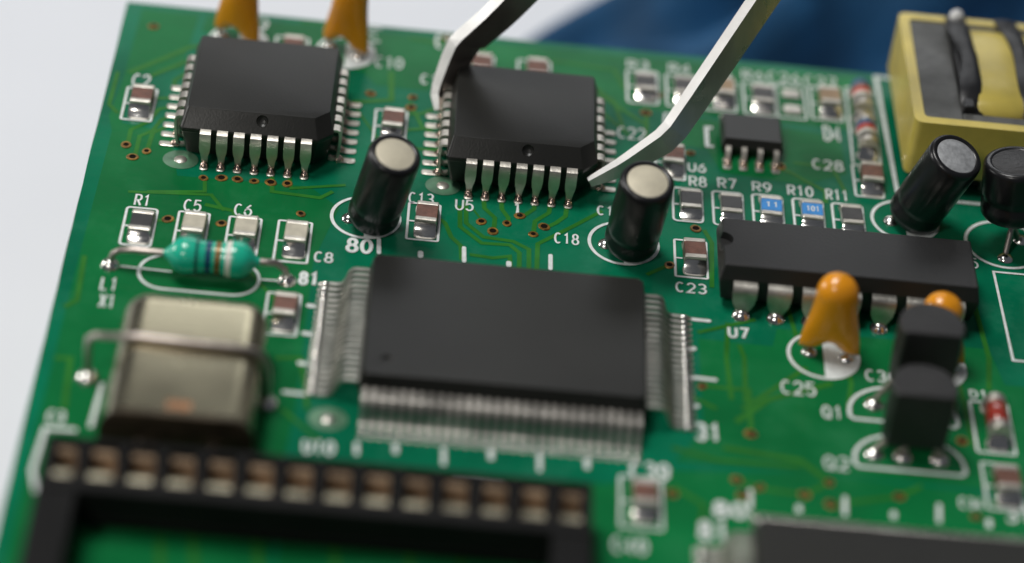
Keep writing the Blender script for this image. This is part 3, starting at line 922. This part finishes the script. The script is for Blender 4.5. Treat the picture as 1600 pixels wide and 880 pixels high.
electrolytic((-7.05, -5.0, .75), (-5.75, -6.75, 8.0), 1.95, 'leaning black capacitor with cream top, standing by the number 80 and C13', leads=((-8.7, -4.4), (-6.3, -4.6)))
electrolytic((12.25, -5.2, .75), (12.62, -7.15, 8.0), 2.02, 'leaning black capacitor with cream top, standing in the circle by C18', leads=((10.6, -4.6), (13.0, -4.9)))
electrolytic((34.2, 1.9, .75), (36.0, -.1, 8.0), 2.1, 'leaning black capacitor with grey top between chip U7 and the yellow transformer', 'can_top_grey', leads=((32.7, 1.8), (35.0, 1.6)))
electrolytic((41.3, .1, 3.0), (40.7, .5, 7.6), 2.5, 'black capacitor standing high on bare leads in front of the yellow transformer', 'transistor_black', leads=((41.05, -1.6), (42.6, .9)))
for x, y in ((-8.75, -4.4), (-6.3, -4.6), (10.5, -4.6), (13.0, -4.9), (32.6, 1.8), (35.0, 1.6), (41.1, -1.65), (42.6, .9)):
    joint(x, y, .62, .4)

# ------------------------------------------------------------------ orange drop capacitors


def drop(x, y, h, wd, label, lean=(0, 0), leads=1.35, turn=-8):
    t = thing('drop_capacitor', label, 'capacitor', (x, y, 0), R(turn))
    q = MB()
    n, z0 = 30, .6
    rings = []
    K = 26
    for k in range(K + 1):
        u = k / K
        z = z0 + (h - z0) * u
        # body: narrow round head swelling down into two lobes that run onto the leads
        head = math.sqrt(max(0, 1 - ((u - .76) / .24) ** 2)) if u > .76 else 1.0
        low = .5 + .5 * math.cos(math.pi * min(1, u / .70))
        hw = wd / 2 * head * (.72 + .10 * (1 - u) + .26 * low)
        dp = wd / 2 * head * (.66 - .22 * low)
        if u < .1:
            e = math.sqrt(max(.0, 1 - (1 - u / .1) ** 2))
            dp *= .35 + .65 * e
        split = max(0, 1 - u / .20)
        ring = []
        for i in range(n):
            a = 2 * math.pi * i / n
            cx, cy = math.cos(a), math.sin(a)
            pinch = 1 - .55 * split * math.exp(-(cx / .38) ** 2)
            lift = .95 * split * math.exp(-(cx / .42) ** 2)
            ring.append((cx * hw + lean[0] * u, cy * dp * pinch + lean[1] * u, z + lift))
        rings.append(ring)
    q.loft(rings)
    q.build('epoxy_body', 'orange_epoxy', t, 75)
    for s in (-1, 1):
        MB().tube([(s * wd * .40, 0, 1.5), (s * wd * .42, 0, .8), (s * leads, 0, -.5)], .25, 8).build('lead', 'wire', t, 60)
        obj('solder_joint', blob(.6, .42), t, (s * leads, 0, .04))
    return t


drop(26.55, -15.5, 7.0, 4.1, 'orange drop capacitor standing in the circle lettered C25', (-.25, .4))
drop(34.3, -15.35, 6.1, 3.9, 'orange drop capacitor half hidden behind the black transistors', (-.3, .3))
drop(-19.5, 18.2, 7.2, 3.9, 'orange drop capacitor behind the far corner of the square chip, next to C9', (.05, .5), turn=-28)
drop(-10.7, 18.2, 7.2, 3.9, 'orange drop capacitor in the circle between the lettering C and E', (.0, .5), turn=-28)

# ------------------------------------------------------------------ transistors


def transistor(x, yf, z0, z1, label, lean=0.0, leadx=(-2.35, 0, 2.2), ly=0.0):
    t = thing('transistor', label, 'transistor', (x, yf, 0))
    hw, d = 2.4, 3.7

    def ring(z, k, dy):
        pts = [(-hw * .86 * k, 0 + dy), (hw * .86 * k, 0 + dy)]
        for a in range(-18, 199, 12):
            pts.append((hw * k * math.cos(R(a)), dy + 1.15 + (d - 1.15) * k * math.sin(R(a)) if a > 0 and a < 180 else dy + 1.15 + 1.6 * k * math.sin(R(a))))
        return [(px, py, z) for px, py in pts]
    zm = z0 + (z1 - z0) * .52
    q = MB().loft([ring(z0, .95, 0), ring(zm - .04, 1.0, lean * .5), ring(zm + .04, 1.0, lean * .5), ring(z1, .965, lean)])
    q.build('case', 'transistor_black', t, 32, .14, 2)
    for lx in leadx:
        MB().tube([(lx * .54, 1.3, z0 + .5), (lx * .56, 1.25, z0 - .1), (lx, 1.0 + ly, .5), (lx, 1.0 + ly, -.6)], .25, 8).build('lead', 'wire', t, 60)
        obj('solder_joint', blob(.72, .5), t, (lx, 1.0 + ly, .03))
    return t


transistor(32.5, -21.2, 2.3, 7.0, 'black transistor standing in the outline lettered Q1, behind the other one', .3, leadx=(-3.0, -.4, 1.8), ly=-.4)
transistor(31.7, -26.5, 1.3, 5.9, 'black transistor standing in the outline lettered Q2', .1, leadx=(-2.6, -.6, 2.0), ly=-.5)

# ------------------------------------------------------------------ green axial inductor
IN = thing('axial_inductor', 'green banded axial inductor on bent wire leads, lettered L1', 'inductor', (-18.15, -12.95, 0))
MX = Matrix.Translation((0, 0, 1.75)) @ Matrix.Rotation(R(90), 4, 'Y')
prof = [(-3.5, .24), (-3.3, .34), (-3.05, .6), (-2.75, .98), (-2.4, 1.26), (-2.0, 1.36), (-1.6, 1.37), (-1.2, 1.29), (-.8, 1.2), (0, 1.16), (.8, 1.2), (1.2, 1.29), (1.6, 1.37), (2.0, 1.36), (2.4, 1.24), (2.75, .94), (3.05, .56), (3.3, .32), (3.5, .24)]
MB().lathe([(r, x) for x, r in prof], 28, mat=MX).build('body', 'green_lacquer', IN, 60)


def prad(x):
    for (a, ra), (b, rb) in zip(prof, prof[1:]):
        if a <= x <= b:
            return ra + (rb - ra) * (x - a) / (b - a)
    return 1.2


for x0, x1, mt in ((-1.15, -.95, 'band_dark'), (-.42, -.02, 'band_blue'), (.26, .66, 'band_gold'), (1.02, 1.42, 'band_white')):
    xs = [x0 + (x1 - x0) * i / 4 for i in range(5)]
    MB().lathe([(prad(x0) - .03, x0 - .002)] + [(prad(x) + .018, x) for x in xs] + [(prad(x1) - .03, x1 + .002)], 28, mat=MX, cap0=False, cap1=False).build('colour_band', mt, IN, 50)
for s, fx, fy in ((-1, -7.3, .2), (1, 5.45, .25)):
    ex = 3.0 * s
    pts = [(ex - .2 * s, 0, 1.75), (ex + .8 * s, 0, 1.75), ((ex + fx) / 2 + s * .4, fy * .4, 1.72), (fx - s * .75, fy * .8, 1.55), (fx - s * .22, fy, 1.1), (fx, fy, .4), (fx, fy, -.6)]
    MB().tube(pts, .26, 10).build('lead', 'wire', IN, 70)
    obj('solder_joint', blob(.72, .6), IN, (fx, fy, .03))

# ------------------------------------------------------------------ crystal can with its strap
XT = thing('crystal_can', 'rounded metal crystal can lying flat under a wire strap, lettered X1', 'crystal', (-18.3, -27.2, 0))


def cring(y, k, kz, zc=2.45):
    pts = []
    hw, hz, r = 4.95, 2.25, 1.7
    for cx, cz, a in ((hw - r, hz - r, 0), (-hw + r, hz - r, 90), (-hw + r, -hz + r, 180), (hw - r, -hz + r, 270)):
        for i in range(7):
            t_ = R(a + 90 * i / 6)
            pts.append(((cx + r * math.cos(t_)) * k, y, zc + (cz + r * math.sin(t_)) * kz))
    return pts


MB().loft([cring(-6.6, 1, 1), cring(4.9, 1, 1), cring(5.6, .985, .96), cring(6.1, .94, .86), cring(6.45, .86, .66), cring(6.6, .74, .4)]).build('can', 'nickel_can', XT, 40)
MB().loft([cring(-6.95, 1.02, 1.03), cring(-6.88, 1.045, 1.06), cring(-6.7, 1.045, 1.06), cring(-6.55, 1.02, 1.03), cring(-6.4, 1.0, 1.0)]).build('base_flange', 'nickel_rim', XT, 40)
mk = MB()
mk.add([(-.75 + .12 * math.sin(3 * i) + 1.5 * (i / 9), -6.2 + .1 * math.sin(5 * i), 4.715) for i in range(10)] + [(.75 - 1.5 * (i / 9) + .08 * math.cos(4 * i), -5.35 + .12 * math.sin(2.3 * i), 4.715) for i in range(10)], [tuple(range(20))])
mk.build('rust_stain', 'rust_mark', XT)
for lx in (-2.45, 2.45):
    MB().tube([(lx, -7.0, 2.3), (lx, -8.0, 2.3), (lx, -8.5, 1.9), (lx, -8.6, -.6)], .25, 8).build('lead', 'wire', XT, 60)
st = [(-6.95, 1.75, -.6), (-6.95, 1.75, 2.6), (-6.85, 1.6, 3.6), (-6.4, 1.4, 4.1), (-5.6, 1.1, 4.35), (-4.4, .7, 4.8), (-3.4, .6, 4.98), (0, .4, 5.0), (3.4, .35, 4.98), (4.4, .45, 4.75), (5.0, .6, 4.2), (5.3, .7, 3.2), (5.4, .75, 2.2), (5.4, .75, -.6)]
MB().tube(st, .27, 10).build('strap_wire', 'wire', XT, 70)
for x, y in ((-6.95, 1.75), (5.4, .75), (-2.45, -8.6), (2.45, -8.6)):
    obj('solder_joint', blob(.85, .6), XT, (x, y, .03))

# ------------------------------------------------------------------ chip socket
SK = thing('chip_socket', 'empty black chip socket with a row of metal contacts, in front of the crystal can', 'socket', (-8.62, -49.0, 0))
hx, yb, ti, zt, zb = 17.75, 13.35, 5.1, 3.6, .55
for side in (1, -1):
    bar = MB()
    ya, yc = (yb - ti, yb) if side > 0 else (-yb, -yb + ti)
    bar.box(-hx, hx, ya, yc, zb, 1.3)                                   # floor of the row
    bar.box(-hx, hx, ya, ya + 1.25, 1.3, zt)
    bar.box(-hx, hx, yc - .55, yc, 1.3, zt)
    bar.build('row_frame', 'socket_black', SK, 30, .08, 1)
    dv = MB().box(-.34, .34, 0, ti - 1.8, 1.302, zt - .02).mesh('divider', 'socket_black', 30, .06, 1)
    y_in = ya + 1.25
    for i in range(15):
        obj('divider', dv, SK, (max(-hx + .34, min(hx - .34, (i - 7) * 2.54)), y_in, 0))
    cm = MB()
    cm.strap([(2.85, 1.35), (2.8, 2.4), (2.7, 3.1), (2.85, 3.3)], [1.6, 1.6, 1.5, 1.4], .16)
    cm.box(-.8, .8, .1, 2.75, 1.31, 1.5)
    cme = cm.mesh('contact', 'socket_brass', 40)
    sp = MB()
    sp.strap([(.14, 1.55), (.2, 2.6), (.3, 3.05), (.6, 3.15), (1.05, 2.95), (1.2, 2.5), (1.15, 1.9)], [1.5] * 7, .16)
    spe = sp.mesh('spring', 'socket_pale', 40)
    for i in range(14):
        ct = obj('contact', cme, SK, ((i - 6.5) * 2.54, y_in + .12, 0))
        obj('spring', spe, ct)
for s in (-1, 1):
    q = MB()
    q.box(s * hx - (2.6 if s > 0 else 0), s * hx + (2.6 if s < 0 else 0), -yb + ti + .003, yb - ti - .003, zb, zt - .05)
    q.build('end_bar', 'socket_black', SK, 30, .1, 1)
    for sy in (-1, 1):
        MB().box(s * (hx - 1.2) - .8, s * (hx - 1.2) + .8, sy * (yb - 1.5) - .8, sy * (yb - 1.5) + .8, .03, zb).build('foot', 'socket_black', SK)

# ------------------------------------------------------------------ transformer
TF = thing('transformer', 'yellow taped transformer with grey ferrite core and black tape bands', 'transformer', (33.7, 6.2, 0))
W_, D_, ZB, ZT = 20.4, 15.8, 1.6, 6.4
th = .85
core = MB()
core.box(th, 3.9, th, D_ - th, ZB + .1, ZT)
core.box(W_ - 3.9, W_ - th, th, D_ - th, ZB + .1, ZT)
core.box(3.9, W_ - 3.9, th, 2.0, ZB + .12, ZT - .03)
core.box(3.9, W_ - 3.9, D_ - 1.6, D_ - th, ZB + .12, ZT - .03)
core.build('ferrite_core', 'ferrite', TF, 30, .12, 2)
tp = MB()
o_, i_ = rrect(0, W_, 0, D_, .7, 4), rrect(th - .03, W_ - th + .03, th - .03, D_ - th + .03, .4, 4)
tp.loft([[(x, y, ZB) for x, y in o_], [(x, y, ZT + .08) for x, y in o_], [(x, y, ZT + .1) for x, y in i_], [(x, y, ZB) for x, y in i_]], 0, False, False)
tp.build('tape_wrap', 'tape_yellow', TF, 35)
y0, y1 = 2.05, D_ - 1.55


def coil_ring(x, k):
    pts = []
    cy, cz, hy, hz = (y0 + y1) / 2, ZB + 2.6, (y1 - y0) / 2, 3.05
    for i in range(40):
        a = 2 * math.pi * i / 40
        c, s = math.cos(a), math.sin(a)
        pts.append((x, cy + hy * k * math.copysign(abs(c) ** .36, c), cz + hz * k * math.copysign(abs(s) ** .4, s)))
    return pts


for xa, xb in ((4.9, 8.8), (9.5, 15.5)):
    MB().loft([coil_ring(xa, .96), coil_ring(xa + .4, .99), coil_ring((xa + xb) / 2, 1.0), coil_ring(xb - .4, .99), coil_ring(xb, .96)]).build('winding', 'tape_yellow', TF, 50)
bob = MB().box(3.95, 4.85, y0 + .02, y1 - .02, ZB + .3, ZT + .55)
bob.build('bobbin_flange', 'tape_black', TF, 30, .15)
for k, (xa, dxs) in enumerate(((4.55, (0.1, -.05, .1, .4, .3, .1, .2)), (9.2, (-.5, -.35, -.1, .05, .15, .2, .3)))):
    rings = []
    n = 14
    for i in range(n + 1):
        u = i / n
        fi = u * (len(dxs) - 1)
        j = min(int(fi), len(dxs) - 2)
        dx = dxs[j] + (dxs[j + 1] - dxs[j]) * (fi - j)
        y = D_ - .12 - (D_ - .17 - y0) * u
        ed = 4 * (u - .5) ** 2
        z = ZB + 2.6 + 3.05 * max(0, (1 - abs(2 * u - 1) ** 4)) ** .25 if 0 < u < 1 else ZB + 2.6
        z = max(z + .05, ZT + .22) if u < .97 else ZT - .3
        hw = .8 + .12 * math.sin(u * 9 + k)
        cx = xa + dx
        rings.append([(cx + hw * math.cos(a), y, z + .16 * math.sin(a)) for a in (2 * math.pi * q / 10 for q in range(10))])
    MB().loft(rings).build('tape_band', 'tape_black', TF, 60)
g = MB()
g.lathe([(.55, 0), (.6, .25), (.5, .6), (.3, .8), (.02, .88)], 14)
g.build('glue_blob', 'glue_white', TF, 70, loc=(4.65, D_ - .7, ZT + .32))
for lx in (2.5, 6.5, 10.2, 13.9, 17.9):
    for ly in (.9, D_ - .9):
        MB().tube([(lx, ly, ZB + .5), (lx, ly, -.6)], .32, 8).build('lead', 'wire', TF, 60)
q = MB().box(1.2, W_ - 1.2, 1.0, D_ - 1.0, .35, ZB + .4)
q.build('bobbin_base', 'transistor_black', TF, 30, .15)

# ------------------------------------------------------------------ tweezers
TW = thing('tweezers', 'bent steel tweezers gripping the square chip U5', 'tweezers', (9.05, .4, 2.1))
O = Vector((9.05, .4, 2.1))
cr, cu, cc = Vector((.995, .024, .099)), Vector((-.093, .608, .788)), Vector((-.041, -.793, .607))


def arm(pts, face_w, edge_w, n1, mat='steel'):
    """flat tapering blade: pts along its bright upper edge; the wide face looks along n1"""
    P = [Vector(q) - O for q in pts]
    # round the bends
    for _ in range(1):
        Q = [P[0]]
        FW, EW = [face_w[0]], [edge_w[0]]
        for i in range(len(P) - 1):
            for t_ in (.14, .86):
                Q.append(P[i].lerp(P[i + 1], t_))
                FW.append(face_w[i] + (face_w[i + 1] - face_w[i]) * t_)
                EW.append(edge_w[i] + (edge_w[i + 1] - edge_w[i]) * t_)
        Q.append(P[-1])
        FW.append(face_w[-1])
        EW.append(edge_w[-1])
        P, face_w, edge_w = Q, FW, EW
    rings = []
    for i, q in enumerate(P):
        t_ = (P[min(i + 1, len(P) - 1)] - P[max(i - 1, 0)]).normalized()
        nn = n1(i / (len(P) - 1)) if callable(n1) else n1
        nn = (nn - t_ * nn.dot(t_)).normalized()
        wv = t_.cross(nn).normalized()
        if wv.dot(cr) < 0:
            wv = -wv
        fw, ew = face_w[i], edge_w[i]
        # corner shared by the wide face and the bright edge at q
        a = q
        b = q + wv * fw
        rings.append([a, b, b - nn * ew, a - nn * ew])
    m = MB().loft([[tuple(v) for v in r] for r in rings])
    for k in range(len(rings) - 1):          # the two narrow edges get paler steel, painting in the light they catch
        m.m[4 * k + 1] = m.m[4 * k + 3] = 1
    return m


nA = (cc * .62 + cr * .62 - cu * .35).normalized()
arm([(8.95, .25, 2.2), (11.3, 1.0, 3.6), (14.45, 2.35, 5.9), (16.2, 4.0, 8.6), (20.15, 7.7, 15.0), (27, 13, 27), (62, 30, 100)],
    [.7, 1.5, 2.2, 2.3, 2.4, 2.6, 5.0], [.45, .7, .85, .9, .9, .95, 1.2], nA).build('arm', ['steel', 'steel_lit_edge'], TW)
arm([(-2.75, 8.3, 2.0), (-2.95, 9.4, 2.9), (-2.35, 10.0, 5.2), (-1.85, 10.15, 6.9), (.4, 10.2, 9.8), (4.2, 11.0, 15), (20, 16, 34), (59, 31, 100)],
    [.6, 1.4, 2.4, 2.7, 2.8, 2.9, 3.2, 5.0], [.5, .9, 1.05, 1.05, 1.0, 1.0, 1.1, 1.2], nA).build('arm', ['steel', 'steel_lit_edge'], TW)
MB().box(48.5, 60, 26, 32.5, 95, 125).build('joint_plate', 'steel', TW, 35, .6, 2)

# ------------------------------------------------------------------ blue cloth behind the board
cl = MB()
NX, NY = 70, 46
grid = []
for j in range(NY + 1):
    row = []
    for i in range(NX + 1):
        u, v = i / NX, j / NY
        yy = 38.0 + 190 * v ** 1.4
        xl = 10.4 + .74 * (yy - 63.2)
        xx = xl + 170 * u ** 1.35
        dd = xx - xl
        rise = 12.0 * (1 - math.exp(-dd / 5.0)) - 5.0 * (1 - math.exp(-dd / 26))
        fold = 4.6 * math.sin(.24 * dd - .10 * (yy - 63) + .6) + 1.6 * math.sin(.51 * dd + .13 * yy) + .5 * math.sin(1.1 * dd - .3 * yy)
        z = -25.9 + rise + fold * (1 - math.exp(-dd / 6))
        row.append((xx, yy, max(z, -25.9)))
    grid.append(row)
vs = [q for r in grid for q in r]
fs = []
for j in range(NY):
    for i in range(NX):
        a = j * (NX + 1) + i
        fs.append((a, a + 1, a + NX + 2, a + NX + 1))
cl.add(vs, fs)
# lower layer so the cloth has thickness
co = cl.build('blue_cloth', 'cloth_blue', None, 80)
md = co.modifiers.new('thickness', 'SOLIDIFY')
md.thickness = .0005
md.offset = 1.0
co['label'] = 'dark blue folded cloth lying on the white table behind the board'
co['category'] = 'cloth'
